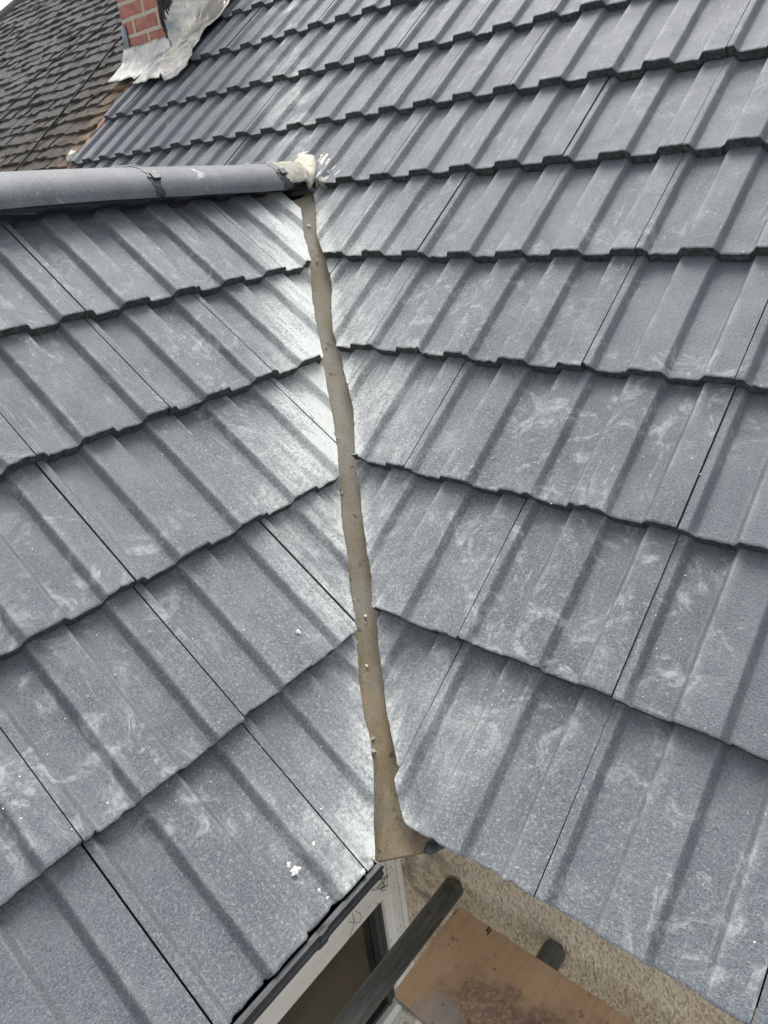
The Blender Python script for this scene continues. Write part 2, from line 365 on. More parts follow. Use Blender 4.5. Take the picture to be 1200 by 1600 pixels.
def make_tile(x0, s0, gauge, seed, lo=None, hi=None, parent=None, head=.07, gapR=.002, s_top=None, skew=0.):
    """one interlocking tile; lo(s)/hi(s) clip it across, in roof coordinates"""
    R = random.Random(seed); j0 = seed
    length = gauge + head
    if s_top is not None: length = min(length, s_top - s0)
    cut = (lo is not None) or (hi is not None)
    if cut:
        ss = [0, .002] + [length * i / 72 for i in range(1, 73)]
    else:
        ss = [0, .002, .006, .02, .06, .11, .16, .21, .26, length]
    dx = R.uniform(-.0005, .0005); ds = R.uniform(-.003, .003); dz = R.uniform(-.002, .002); rot = R.uniform(-.003, .003)
    chips = [(R.uniform(0, 1), R.uniform(.008, .03), R.uniform(.002, .005)) for _ in range(R.randint(1, 6))]
    us = COLS
    nC, nR = len(us), len(ss)
    V = []; arr = []; hd = []
    dead = [(lo is not None and lo(s0 + s) > x0 + TW - .004) or (hi is not None and hi(s0 + s) < x0 + .004) for s in ss]
    def noseoff(u):
        o = .0016 * nz(u * 22, seed * 1.7) + .0016 * nz(u * 60, seed * 3.1)
        for c, wd, dp in chips: 
            if abs(u - c) < wd: o += dp * (1 - abs(u - c) / wd)
        return o
    clipped = []
    for side in (0, 1):
        for j, s in enumerate(ss):
            for i, u in enumerate(us):
                x = u * TW + (gapR * .5 if i == 0 else 0) - (gapR * .5 if i == nC - 1 else 0)
                gx = x0 + x; gs = s0 + s; c = 0
                if lo is not None and gx < lo(gs): gx = min(lo(gs), x0 + TW - gapR * .5); c = 1
                if hi is not None and gx > hi(gs): gx = max(hi(gs), x0 + gapR * .5); c = 1
                x = gx - x0; uu = min(1, max(0, x / TW))
                h = prof(uu)
                z = h - TILT * (s / gauge)
                z += .0007 * nz(gx * 9, gs * 9, seed) + .0004 * nz(gx * 40, gs * 40, 3)
                sy = s
                if j == 0: z -= .0016
                if j <= 3: sy = s + noseoff(uu) * (1 - j / 4)
                if side:
                    z -= THICK if j < 3 else (THICK - .004)
                    if j == 0: sy += .001
                V.append((x + dx + rot * s, sy + ds - skew * (1 - x / TW), z - RIB + dz))
                # the pale line of dust only lives on the top
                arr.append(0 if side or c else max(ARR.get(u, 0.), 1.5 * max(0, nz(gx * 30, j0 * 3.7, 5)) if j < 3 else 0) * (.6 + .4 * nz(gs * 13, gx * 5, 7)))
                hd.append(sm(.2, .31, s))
    F = []; mi = []
    N = nC * nR
    def degenerate(q):
        p = [Vector(V[k]) for k in q]
        return ((p[2] - p[0]).cross(p[3] - p[1])).length < 1e-7
    def put(q, m_):
        if not degenerate(q): F.append(q); mi.append(m_)
    def row_end(j, up):          # close the solid where the sawn edge leaves the tile
        for i in range(nC - 1):
            a = j * nC + i; q = (a, a + 1, N + a + 1, N + a); put(q if up else q[::-1], 2)
    for j in range(nR - 1):
        if dead[j] or dead[j + 1]: continue
        for i in range(nC - 1):
            a = j * nC + i
            put((a, a + 1, a + nC + 1, a + nC), 0)
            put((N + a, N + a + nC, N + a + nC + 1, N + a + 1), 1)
    live = [j for j in range(nR - 1) if not dead[j] and not dead[j + 1]]
    if not live: return None
    if live[0] == 0:
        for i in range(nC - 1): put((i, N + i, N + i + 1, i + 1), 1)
    else: row_end(live[0], False)
    row_end(live[-1] + 1, True)
    for j in live:
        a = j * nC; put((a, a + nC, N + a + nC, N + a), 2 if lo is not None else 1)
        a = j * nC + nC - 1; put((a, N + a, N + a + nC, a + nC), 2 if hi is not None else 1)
    if len(F) < 12: return None
    # drop unused / doubled vertices
    bm = bmesh.new(); la = bm.verts.layers.float.new('arris'); lh = bm.verts.layers.float.new('headdark')
    bv = [bm.verts.new(v) for v in V]
    for k, v in enumerate(bv): v[la] = arr[k]; v[lh] = hd[k]
    for q, mm in zip(F, mi):
        f = bm.faces.new([bv[k] for k in q]); f.material_index = mm; f.smooth = (mm == 0)
    bmesh.ops.remove_doubles(bm, verts=bm.verts[:], dist=.00006)
    bmesh.ops.delete(bm, geom=[v for v in bm.verts if not v.link_faces], context='VERTS')
    # keep a crisp line round the top surface
    for e in bm.edges:
        if len(e.link_faces) == 2 and e.link_faces[0].material_index != e.link_faces[1].material_index: e.smooth = False
    me = bpy.data.meshes.new("roof_tile"); bm.to_mesh(me); bm.free()
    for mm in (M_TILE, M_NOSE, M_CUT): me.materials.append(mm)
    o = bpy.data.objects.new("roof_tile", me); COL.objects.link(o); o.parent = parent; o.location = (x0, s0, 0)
    return o

# sawn edges of the tiles either side of the valley, (distance up the slope, position across)
YC = [(-0.002, -0.0855), (0.0096, -0.0722), (0.0169, -0.0654), (0.0243, -0.0585), (0.0317, -0.0511), (0.0392, -0.0441), (0.0457, -0.0372), (0.0522, -0.0302), (0.0589, -0.0235), (0.0661, -0.0196), (0.0733, -0.0157), (0.0804, -0.011), (0.0872, -0.0038), (0.094, 0.0038), (0.101, 0.011), (0.108, 0.0183), (0.1168, 0.0256), (0.1257, 0.0329), (0.1347, 0.0407), (0.1439, 0.0481), (0.153, 0.0661), (0.1639, 0.0723), (0.1749, 0.0781), (0.186, 0.0843), (0.1959, 0.0923), (0.206, 0.1003), (0.2161, 0.1084), (0.2264, 0.1165), (0.2367, 0.1238), (0.2468, 0.1281), (0.2561, 0.133), (0.2659, 0.1406), (0.276, 0.15), (0.2863, 0.1599), (0.2966, 0.1694), (0.3072, 0.1794), (0.3153, 0.1817), (0.3233, 0.1834), (0.3352, 0.1918), (0.3472, 0.2003), (0.3624, 0.2219), (0.375, 0.231), (0.3876, 0.2397), (0.4004, 0.2488), (0.4123, 0.2597), (0.4243, 0.2707), (0.4356, 0.2789), (0.4459, 0.2837), (0.4569, 0.2905), (0.4704, 0.3006), (0.4841, 0.3107), (0.4979, 0.321), (0.5119, 0.3312), (0.5262, 0.342), (0.5456, 0.3693), (0.5596, 0.3819), (0.5737, 0.3945), (0.5882, 0.4077), (0.6029, 0.4209), (0.6149, 0.4277), (0.6261, 0.4331), (0.6332, 0.4292), (0.6445, 0.4351), (0.6595, 0.4487), (0.6749, 0.4629), (0.6904, 0.4773), (0.7069, 0.4902), (0.7239, 0.5037), (0.7501, 0.5354), (0.768, 0.5497), (0.7857, 0.5635), (0.8034, 0.5768), (0.8177, 0.5822), (0.832, 0.5876), (0.8506, 0.6006), (0.8703, 0.6152), (0.8894, 0.6308), (0.9091, 0.6469), (0.9415, 0.6841), (0.9462, 0.6745), (0.9652, 0.6861), (0.9867, 0.7016), (1.0085, 0.7171), (1.0266, 0.7266), (1.0423, 0.7321), (1.0617, 0.7433), (1.0841, 0.7621), (1.107, 0.7816), (1.1303, 0.8012), (1.17, 0.8444), (1.1944, 0.8649), (1.2142, 0.8796), (1.2288, 0.8868), (1.2525, 0.9069), (1.2613, 0.906), (1.2777, 0.9156), (1.3053, 0.9336), (1.3535, 0.9789), (1.3825, 0.9977), (1.4083, 1.0189), (1.4252, 1.0282), (1.4403, 1.0352), (1.4675, 1.0578), (1.4951, 1.0806), (1.5419, 1.0812)]
XC = [(-0.034, 0.016), (-0.0231, 0.0035), (-0.0151, -0.0074), (-0.0071, -0.0177), (0.0149, -0.0385), (0.024, -0.0435), (0.0332, -0.048), (0.0418, -0.0542), (0.0503, -0.0617), (0.0589, -0.0693), (0.0675, -0.0772), (0.0763, -0.0849), (0.0851, -0.0931), (0.094, -0.1011), (0.103, -0.1094), (0.1121, -0.1179), (0.1213, -0.1372), (0.1308, -0.1462), (0.1408, -0.1541), (0.151, -0.162), (0.1612, -0.17), (0.1716, -0.178), (0.1821, -0.186), (0.1925, -0.1919), (0.2027, -0.1961), (0.213, -0.2003), (0.2237, -0.2087), (0.2346, -0.217), (0.2457, -0.2263), (0.2569, -0.2353), (0.2686, -0.2429), (0.2805, -0.251), (0.2926, -0.2591), (0.3076, -0.2804), (0.3129, -0.2881), (0.3242, -0.2906), (0.3368, -0.2989), (0.3496, -0.3077), (0.3625, -0.3161), (0.3756, -0.3249), (0.3881, -0.336), (0.3993, -0.3422), (0.4102, -0.3475), (0.4222, -0.3563), (0.4352, -0.368), (0.4486, -0.3796), (0.4622, -0.3918), (0.4759, -0.4035), (0.4899, -0.4158), (0.5099, -0.4439), (0.525, -0.4547), (0.5404, -0.466), (0.5557, -0.4769), (0.5715, -0.4884), (0.5836, -0.4949), (0.5955, -0.5009), (0.6106, -0.5143), (0.6259, -0.5277), (0.6314, -0.515), (0.6481, -0.5271), (0.6647, -0.5387), (0.6818, -0.5509), (0.6991, -0.5631), (0.7263, -0.5947), (0.7442, -0.6071), (0.7628, -0.6206), (0.7806, -0.6372), (0.7933, -0.6441), (0.8071, -0.6532), (0.8259, -0.6711), (0.845, -0.6891), (0.8646, -0.7078), (0.8967, -0.7464), (0.9174, -0.7647), (0.9384, -0.7831), (0.959, -0.7921), (0.9695, -0.8013), (0.9913, -0.8181), (1.0138, -0.8355), (1.0369, -0.8536), (1.0755, -0.8956), (1.0995, -0.9114), (1.1245, -0.9284), (1.1462, -0.9402), (1.1638, -0.9455), (1.1837, -0.9623), (1.2095, -0.9875), (1.2365, -1.014), (1.2516, -1.0233), (1.283, -1.0581), (1.3113, -1.0884), (1.3252, -1.0981), (1.3497, -1.1143), (1.3793, -1.1372), (1.4098, -1.1608), (1.4625, -1.2142), (1.4939, -1.2382), (1.5103, -1.2451), (1.5311, -1.2576)]
def rag(s, k): return .0016 * nz(s * 90, k) + .0012 * nz(s * 30, k + 3)
XCf = lambda s: interp(XC, s) + rag(s, 1)
YCf = lambda s: interp(YC, s) + rag(s, 9)
VERGE = -3.235

main_roof = thing("tiled_roof", "large grey ribbed tile roof slope rising to the right of the valley and up to the chimney", "roof", MAIN)
tiles = []
CHX0, CHX1, CHY0, CHY1 = -3.43, -3.03, 2.085, 2.75
for j in range(0, 12):
    s0 = j * GM
    for k in range(-11, 4):
        x0 = XA + TW * k
        seed = j * 31 + k * 7 + 5
        lo = hi = None
        if j <= 4:
            if x0 + TW < XCf(s0) - .02 and x0 + TW < XCf(s0 + GM) - .02: continue
            if x0 < max(XCf(s0), XCf(s0 + GM + .07)) + .02: lo = XCf
        else:
            if x0 + TW < VERGE + .01: continue
            if x0 < VERGE: lo = (lambda s: VERGE + .002 * nz(s * 30))
            if j == 5 and x0 > XA - TW * 5: lo = (lambda s: -1.232 - .25 * max(0, s - 1.5645) * 30) if x0 < -1.2 and x0 + TW > -1.25 else lo
            if j >= 7 and x0 + TW * .9 < CHX1 + .06: # chimney stands here
                if s0 + GM * .5 > CHY0 / cos(TH): continue
        g = .0013 + .0013 * abs(nz(seed * .37, 2.2))
        if (j, k) in ((5, -1), (4, 0)): g = .0028
        if j == 0: s0_ = s0 - .008
        else: s0_ = s0
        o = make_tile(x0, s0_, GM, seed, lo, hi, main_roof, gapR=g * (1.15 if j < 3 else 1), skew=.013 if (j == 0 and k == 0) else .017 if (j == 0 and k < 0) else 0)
        if o: tiles.append((o, x0, s0))
print("main tiles", len(tiles))
# dark underlay below the tiles
mb = MB()
mb.add([(x, s, z) for z in (-.060, -.075) for (x, s) in ((.06, .012), (1.3, .012), (1.3, 3.9), (-3.2, 3.9), (-3.2, 1.6), (-1.28, 1.6))],
       [(0, 1, 2, 3, 4, 5), (11, 10, 9, 8, 7, 6), (0, 6, 7, 1), (1, 7, 8, 2), (2, 8, 9, 3), (3, 9, 10, 4), (4, 10, 11, 5), (5, 11, 6, 0)])
mb.build("underlay", M_FELT, main_roof)
if len(tiles) > 96:                                   # keep the tiles that show largest; the rest become one part
    cp = cam.matrix_world.translation
    tiles.sort(key=lambda q: ((MAIN @ Vector((q[1] + .15, q[2] + .15, 0))) - cp).length + (3 if q[1] > .62 else 0))
    rest = tiles[96:]; tiles = tiles[:96]
    bm = bmesh.new()
    for o, _, _ in rest:
        me = o.data.copy(); me.transform(Matrix.Translation(o.location)); bm.from_mesh(me); bpy.data.objects.remove(o)
    me = bpy.data.meshes.new("far_roof_tiles"); bm.to_mesh(me); bm.free()
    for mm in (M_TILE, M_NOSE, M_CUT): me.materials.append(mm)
    o = bpy.data.objects.new("far_roof_tiles", me); COL.objects.link(o); o.parent = main_roof; o['kind'] = 'stuff'

wing_roof = thing("tiled_roof", "smaller grey ribbed tile roof slope left of the valley, below the rounded ridge", "roof", WING)
STOP = 1.640
for j in range(0, 5):
    s0 = j * GW
    for k in range(-5, 4):
        x0 = YP + TW * k
        hi = None
        if x0 > YCf(s0) + .01 and x0 > YCf(s0 + GW) + .01: continue
        if x0 + TW > min(YCf(s0), YCf(min(s0 + GW + .07, 1.59))) - .02: hi = YCf
        seed = 900 + j * 17 + k * 5
        g = .0018 + .0018 * abs(nz(seed * .31, 4.4))
        if (j, k) in ((0, -2), (3, 0), (1, 0)): g = .004
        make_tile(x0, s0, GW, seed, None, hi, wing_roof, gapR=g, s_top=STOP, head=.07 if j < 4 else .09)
mb = MB()
mb.add([(x, s, z) for z in (-.060, -.075) for (x, s) in ((-1.4, .03), (-.13, .03), (1.035, 1.53), (1.22, 1.575), (1.22, 1.66), (-1.4, 1.66))],
       [(0, 1, 2, 3, 4, 5), (11, 10, 9, 8, 7, 6)] + [(k, 6 + k, 6 + (k + 1) % 6, (k + 1) % 6) for k in range(6)])
mb.build("underlay", M_FELT, wing_roof)
# far side of the wing roof (faces away): felted slope
mb = MB()
AX, AZ = -1.335, 1.0
mb.add([(AX, -1.5, AZ - .02), (AX, 1.25, AZ - .02), (AX - 1.3, 0, -.03), (AX - 1.3, -1.5, -.03), (AX, -1.5, AZ - .04), (AX, 1.25, AZ - .04), (AX - 1.3, 0, -.05), (AX - 1.3, -1.5, -.05)],
       [(0, 1, 2, 3), (7, 6, 5, 4), (0, 4, 5, 1), (1, 5, 6, 2), (2, 6, 7, 3), (3, 7, 4, 0)])
o = mb.build("far_slope", M_TILE, wing_roof); o.matrix_world = Matrix.Identity(4)

# ------------------------------------------------------------------ valley trough
vt = thing("valley_trough", "tan sand-coated valley trough running down between the two tiled slopes", "valley gutter", Matrix.Translation((0, 0, -.05)))
VV = []; VF = []
nL = 120
LIP0 = Vector((-.038, -.069, -.07)); LIP1 = Vector((.031, .008, -.07))
top_t, bot_t = 1.31, .03
prof_v = [(-.16, .078), (-.10, .047), (-.055, .023), (-.036, .012), (-.018, .003), (0, .0), (.018, .003), (.036, .012), (.055, .023), (.10, .047), (.16, .078)]
tn = tan(radians(38.3)); k_s = tn / math.sqrt(2)
for i in range(nL + 1):
    t = bot_t + (top_t - bot_t) * i / nL
    c = Vector((-t, t, t * tn - .078 + .006 * sm(.12, -.05, t)))
    lat = Vector((.7071, .7071, 0))
    for q, (d, h) in enumerate(prof_v):
        wv = .0015 * nz(t * 20, q * .7)
        dd = d * (1 - .62 * sm(1.14, 1.24, t)); h = h * (1 - .62 * sm(1.14, 1.24, t))
        c2 = c
        hh = h
        P_ = c2 + lat * dd + Vector((0, 0, hh + wv))
        if i < 7:                                    # the liner flattens to its cut lip at the corner
            lf = (d + .05) / .095
            E_ = LIP0.lerp(LIP1, lf) + Vector((.0015 * nz(q * 1.1), -.002 * nz(q * 1.3), 0))
            if d < -.06: E_ = LIP0 + Vector((-.05, .01, .02))
            if d > .06: E_ = LIP1 + Vector((.0, .05, .01))
            P_ = E_.lerp(P_, sm(0, 7, i))
        VV.append(P_)
nP = len(prof_v)
for i in range(nL):
    for q in range(nP - 1):
        a = i * nP + q; VF.append((a, a + 1, a + nP + 1, a + nP))
bm = bmesh.new(); bb = [bm.verts.new(v) for v in VV]
for f in VF: bm.faces.new([bb[k] for k in f])
bmesh.ops.solidify(bm, geom=bm.faces[:], thickness=.003)
me = bpy.data.meshes.new("trough_liner"); bm.to_mesh(me); bm.free(); me.materials.append(M_VALLEY)
me.polygons.foreach_set('use_smooth', [True] * len(me.polygons))
o = bpy.data.objects.new("trough_liner", me); COL.objects.link(o); o.parent = vt; o.matrix_world = Matrix.Identity(4)

# flat apron closing the trough at the corner and a scrap of lead beside it
def sheet(name, pts, th, mat, parent=None, wav=.0, sc=20, seed=0, sub=10):
    """thin sheet spanning 3-D corner points (fan-filled, subdivided), given real thickness"""
    bm = bmesh.new(); vs = [bm.verts.new(p) for p in pts]
    bmesh.ops.triangulate(bm, faces=[bm.faces.new(vs)])
    for _ in range(3): bmesh.ops.subdivide_edges(bm, edges=[e for e in bm.edges if e.calc_length() > sub * .001 * 2], cuts=1, use_grid_fill=False); bmesh.ops.triangulate(bm, faces=bm.faces[:])
    bm.normal_update()
    for v in bm.verts: v.co += v.normal * wav * nz(v.co.x * sc, v.co.y * sc, v.co.z * sc + seed)
    bmesh.ops.solidify(bm, geom=bm.faces[:], thickness=th)
    me = bpy.data.meshes.new(name); bm.to_mesh(me); bm.free(); me.materials.append(mat)
    me.polygons.foreach_set('use_smooth', [True] * len(me.polygons))
    o = bpy.data.objects.new(name, me); COL.objects.link(o)
    if parent: o.parent = parent; o.matrix_world = Matrix.Identity(4)
    return o
sheet("corner_flap", [(.014, .020, -.060), (.020, -.004, -.0655), (.034, -.001, -.0655), (.046, .022, -.062), (.04, .05, -.055), (.01, .05, -.055)], .002, M_FLAP, vt, .0015, 60)

# ------------------------------------------------------------------ ridge of the wing roof
ridge = thing("ridge_capping", "row of smooth grey half-round ridge tiles with black joints topping the left roof", "ridge", Matrix.Translation((AX, -.4, AZ)))
def ridge_z(y): return 1.070 - .044 * sm(.1, 1.35, y)
def ridge_tile(y0, y1, seed):
    V = []; F = []; n = 22; seg = 26
    for side in (0, 1):
        for i in range(n + 1):
            y = y0 + (y1 - y0) * i / n
            sc = 1.0 + .012 * sm(.12, 0, y1 - y)
            for k in range(seg + 1):
                a = pi * (.04 + .92 * k / seg); r = 1 - side * .09
                X = AX + cos(a) * .112 * r * sc; Z = ridge_z(y) - .086 + sin(a) * .086 * r * sc - (.006 if k in (0, seg) else 0)
                V.append((X, y + (.003 * nz(k * .6, seed) if i in (0, n) else 0), Z + .0012 * nz(y * 8, k * .4, seed)))
    W = seg + 1; N = W * (n + 1)
    for i in range(n):
        for k in range(seg):
            a = i * W + k; F += [(a, a + 1, a + W + 1, a + W), (N + a, N + a + W, N + a + W + 1, N + a + 1)]
        a = i * W; F.append((a, a + W, N + a + W, N + a)); a += seg; F.append((a, N + a, N + a + W, a + W))
    for k in range(seg): F.append((k, N + k, N + k + 1, k + 1)); a = n * W + k; F.append((a, a + 1, N + a + 1, N + a))
    o = mesh_obj("ridge_tile", V, [f[::-1] for f in F], M_RIDGE, ridge); o.matrix_world = Matrix.Identity(4)
    o.data.set_sharp_from_angle(angle=radians(50)); return o
J1, J2 = .605, 1.070
ridge_tile(-1.2, J1 - .46, 1) if False else None
ridge_tile(-.72, .16, 2) if False else None
ridge_tile(-.95, J1 - .004, 3); ridge_tile(J1 + .004, J2 - .003, 4)
def joint(y, wd, seed):
    V = []; F = []; seg = 40; W = 2
    for side, r in ((0, 1.03), (1, .93)):
        for k in range(seg + 1):
            a = pi * (.03 + .94 * k / seg)
            for e in (-1, 1):
                yy = y + e * wd * (.5 + .55 * max(-.6, nz(k * .45, seed, e * 3.)))
                V.append((AX + cos(a) * .112 * r, yy + .010 * nz(k * .2, seed + 4), ridge_z(y) - .086 + sin(a) * .086 * r + .001 * nz(k, seed)))
    N = 2 * (seg + 1)
    for k in range(seg):
        a = 2 * k; F += [(a, a + 1, a + 3, a + 2), (N + a, N + a + 2, N + a + 3, N + a + 1), (a, a + 2, N + a + 2, N + a), (a + 1, N + a + 1, N + a + 3, a + 3)]
    o = mesh_obj("joint_seal", V, F, M_FOAM, ridge, smooth=False); o.matrix_world = Matrix.Identity(4)
    # black union block part-way down the visible side and a bright metal clip on the crown
    a = pi * .22; p = Vector((AX + cos(a) * .112, y, ridge_z(y) - .086 + sin(a) * .086)); nrm = Vector((cos(a) / .112, 0, sin(a) / .086)).normalized(); tg = Vector((0, 1, 0)).cross(nrm)
    mw = Matrix((Vector((0, 1, 0)), -tg, nrm)).transposed().to_4x4(); mw.translation = p
    b = MB(); b.box((-.004, -.012, -.004), (.020, .012, .008), bev=.002).box((-.014, -.004, -.002), (.012, .004, .005), bev=.001); c = b.build("joint_clip", M_BLACK, ridge); c.matrix_world = mw
    a = pi * .50; p = Vector((AX + cos(a) * .112, y - .016, ridge_z(y) + .0015))
    b = MB(); b.box((-.02, -.03, -.001), (.018, .024, .0035), bev=.001).box((-.004, -.040, -.002), (.010, -.028, .005), bev=.001); c = b.build("metal_clip", M_STEEL, ridge); c.matrix_world = Matrix.Translation(p)
joint(J1, .026, 5); joint(J2, .028, 8)
# black seal filling the gap between ridge tiles and ribs, following the tile profile
V = []; F = []; n = 220
for i in range(n + 1):
    y = -.95 + (1.16 + .95) * i / n
    u = ((y - YP) / TW) % 1.0
    base_s = 1.603 + .006 * nz(y * 9, 3)
    zt = prof(u) - RIB - TILT * ((base_s - 4 * GW) / GW)
    foot = WING @ Vector((y, base_s + .004 * nz(y * 50, 1), zt + .0015))
    top = Vector((AX + .106, y, ridge_z(y) - .080))
    mid = foot.lerp(top, .5) + Vector((-.008, 0, -.003 + .002 * nz(y * 25)))
    lip = foot + Vector((.004, 0, 0))
    V += [lip, foot, mid, top, top + Vector((-.04, 0, -.005)), foot + Vector((-.04, 0, -.03))]
for i in range(n):
    for q in range(6):
        a = i * 6 + q; b = i * 6 + (q + 1) % 6; F.append((a, b, b + 6, a + 6))
F.append((0, 1, 2, 3, 4, 5)); F.append(tuple(n * 6 + q for q in (5, 4, 3, 2, 1, 0)))
o = mesh_obj("ridge_seal", V, F, M_FOAM, ridge); o.matrix_world = Matrix.Identity(4)
# odd flaps of the seal lying over the pans
for yy, ww in ((.19, .07), (.72, .085), (1.02, .12), (.42, .0)):
    if ww: 
        u = WING @ Vector((yy, 1.585, .014)); v = WING @ Vector((yy + ww, 1.582, .006))
        sheet("seal_flap", [u, v, v + Vector((-.03, .004, .026)), u + Vector((-.034, -.004, .026))], .0015, M_FLAP, ridge, .003, 40)

# ------------------------------------------------------------------ mortar where the ridge dies into the main slope
mort = thing("mortar_bedding", "lumpy cream and buff mortar sealing the ridge end against the main roof tiles", "mortar", Matrix.Translation((AX, 1.2, .95)))
def main_pt(x, s, z=0): return MAIN @ Vector((x, s, z))
# cream collar: the ridge arc carried on and folded down on to the slope
V = []; F = []; n = 16; seg = 28
for i in range(n + 1):
    f = i / n
    for k in range(seg + 1):
        a = pi * (.075 + .85 * k / seg)
        y = J2 + .006 + .125 * f * (.78 + .22 * sin(a))
        r = 1.0 - .10 * f
        X = AX + cos(a) * .113 * r; Z = ridge_z(1.1) - .086 + .003 + sin(a) * .086 * (1 - .03 * f)
        Z += .003 * nz(X * 40, y * 40, 5) + .002 * nz(X * 110, y * 110, 2)
        V.append((X, y, Z))
W = seg + 1
for i in range(n):
    for k in range(seg): a = i * W + k; F.append((a, a + W, a + W + 1, a + 1))
N = len(V)
bm = bmesh.new(); bb = [bm.verts.new(v) for v in V]
for f in F: bm.faces.new([bb[k] for k in f])
bmesh.ops.solidify(bm, geom=bm.faces[:], thickness=.012)
me = bpy.data.meshes.new("cream_collar"); bm.to_mesh(me); bm.free(); me.materials.append(M_MORT); me.polygons.foreach_set('use_smooth', [True] * len(me.polygons))
o = bpy.data.objects.new("mortar_collar", me); COL.objects.link(o); o.parent = mort; o.matrix_world = Matrix.Identity(4)
# buff fan of mortar between collar and slope
def lump(name, rows, mat, parent, amp=.004, sc=45, thick=.01):
    """loft through rows of points"""
    n = len(rows[0]); V = []; F = []
    R2 = []
    for a, b in zip(rows, rows[1:]):
        for q in range(4): R2.append([Vector(x).lerp(Vector(y), q / 4) for x, y in zip(a, b)])
    R2.append([Vector(x) for x in rows[-1]])
    R3 = []
    for r in R2:
        o_ = []
        for a, b in zip(r, r[1:]):
            for q in range(4): o_.append(a.lerp(b, q / 4))
        o_.append(r[-1]); R3.append(o_)
    bm = bmesh.new(); g = [[bm.verts.new(p + Vector((0, 0, 1)) * amp * nz(p.x * sc, p.y * sc, p.z * sc) + Vector((1, 1, 0)) * amp * .5 * nz(p.x * sc * 2, p.y * sc, 9)) for p in r] for r in R3]
    for i in range(len(g) - 1):
        for k in range(len(g[0]) - 1): bm.faces.new((g[i][k], g[i][k + 1], g[i + 1][k + 1], g[i + 1][k]))
    bmesh.ops.recalc_face_normals(bm, faces=bm.faces[:])
    bmesh.ops.solidify(bm, geom=bm.faces[:], thickness=thick)
    me = bpy.data.meshes.new(name); bm.to_mesh(me); bm.free(); me.materials.append(mat); me.polygons.foreach_set('use_smooth', [True] * len(me.polygons))
    o = bpy.data.objects.new(name, me); COL.objects.link(o); o.parent = parent; o.matrix_world = Matrix.Identity(4); return o
zc = ridge_z(1.13) - .086
lump("mortar_fan", [
    [(AX + .104, 1.160, zc + .034), (AX + .100, 1.168, zc + .040), (AX + .080, 1.185, zc + .064), (AX + .045, 1.198, zc + .082), (AX, 1.205, zc + .088), (AX - .06, 1.205, zc + .078)],
    [(AX + .100, 1.178, zc + .020), (AX + .092, 1.190, zc + .026), (AX + .076, 1.210, zc + .046), (AX + .045, 1.230, zc + .062), (AX, 1.24, zc + .070), (AX - .06, 1.25, zc + .070)],
    [main_pt(-1.250, 1.515, .000), main_pt(-1.254, 1.555, .003), main_pt(-1.270, 1.595, .003), main_pt(-1.298, 1.635, .003), main_pt(-1.340, 1.680, .003), main_pt(-1.42, 1.700, .003)]], M_MORT2, mort, .004, 40)
# hand-smeared splashes beyond it, on the tile faces
rs = random.Random(4)
SMEARS = [((-1.325, 1.700), (-1.322, 1.650), .013), ((-1.292, 1.698), (-1.298, 1.652), .009), ((-1.240, 1.662), (-1.258, 1.590), .013), ((-1.288, 1.665), (-1.286, 1.600), .010), ((-1.268, 1.61), (-1.270, 1.560), .009), ((-1.475, 1.715), (-1.380, 1.716), .009), ((-1.36, 1.722), (-1.325, 1.712), .007), ((-1.262, 1.670), (-1.266, 1.640), .006), ((-1.232, 1.60), (-1.246, 1.565), .006), ((-1.20, 1.625), (-1.208, 1.60), .004)]
for si, ((xa, sa), (xb, sb), wd) in enumerate(SMEARS):
    pts = []; A_ = Vector((xa, sa)); B_ = Vector((xb, sb)); D_ = (B_ - A_); Nn = Vector((-D_.y, D_.x)).normalized()
    M_ = 30
    for q in range(2 * M_):
        f = q / (M_ - 1) if q < M_ else (2 * M_ - 1 - q) / (M_ - 1); sd_ = 1 if q < M_ else -1
        wq = wd * (math.sin(pi * min(1, max(0, f))) ** .5 * .8 + .12) * (1 + 1.1 * nz(f * 9, si * 3.1, sd_ * 4) + .9 * nz(f * 25, si, sd_ * 4))
        pts.append(tuple(A_ + D_ * f + Nn * sd_ * wq + D_ * .08 * nz(q * 2.3, si)))
    V = []
    for z in (0, 1):
        for (px_, ps_) in pts:
            u = ((px_ - XA) / TW) % 1.0; j = int(ps_ / GM)
            zz = prof(u) - RIB - TILT * ((ps_ - j * GM) / GM)
            V.append(main_pt(px_, ps_, zz + (.0016 if z else -.004)))
    n_ = len(pts); F = [tuple(range(n_, 2 * n_))] + [(q, (q + 1) % n_, n_ + (q + 1) % n_, n_ + q) for q in range(n_)]
    o = mesh_obj("mortar_smear", V, F, M_MORT, mort, smooth=False); o.matrix_world = Matrix.Identity(4)
# added black block standing for the shade in the recess under the collar
mb = MB(); mb.add([(AX + .02, 1.10, .928), (AX + .080, 1.10, .930), (AX + .098, 1.19, .928), (AX + .05, 1.22, .93), (AX + .02, 1.10, .945), (AX + .092, 1.12, .945), (AX + .100, 1.195, .935), (AX + .05, 1.23, .97)],
       [(3, 2, 1, 0), (4, 5, 6, 7), (0, 1, 5, 4), (1, 2, 6, 5), (2, 3, 7, 6), (3, 0, 4, 7)])
o = mb.build("recess_shade", M_FELT, mort); o.matrix_world = Matrix.Identity(4)

# ------------------------------------------------------------------ chimney, flashing, neighbour's roof
chim = thing("chimney_stack", "red brick chimney stack with pale mortar joints behind the lead flashing", "chimney", Matrix.Translation((CHX0, CHY0, 1.45)))
mb = MB(); mb.box((0, 0, 0), (CHX1 - CHX0, .66, 1.9), bev=.004); o = mb.build("brickwork", M_BRICK, chim)
mb = MB(); mb.box((-.03, -.03, 1.9), (CHX1 - CHX0 + .03, .69, 2.05), bev=.006); mb.build("chimney_cap", M_BRICK, chim)

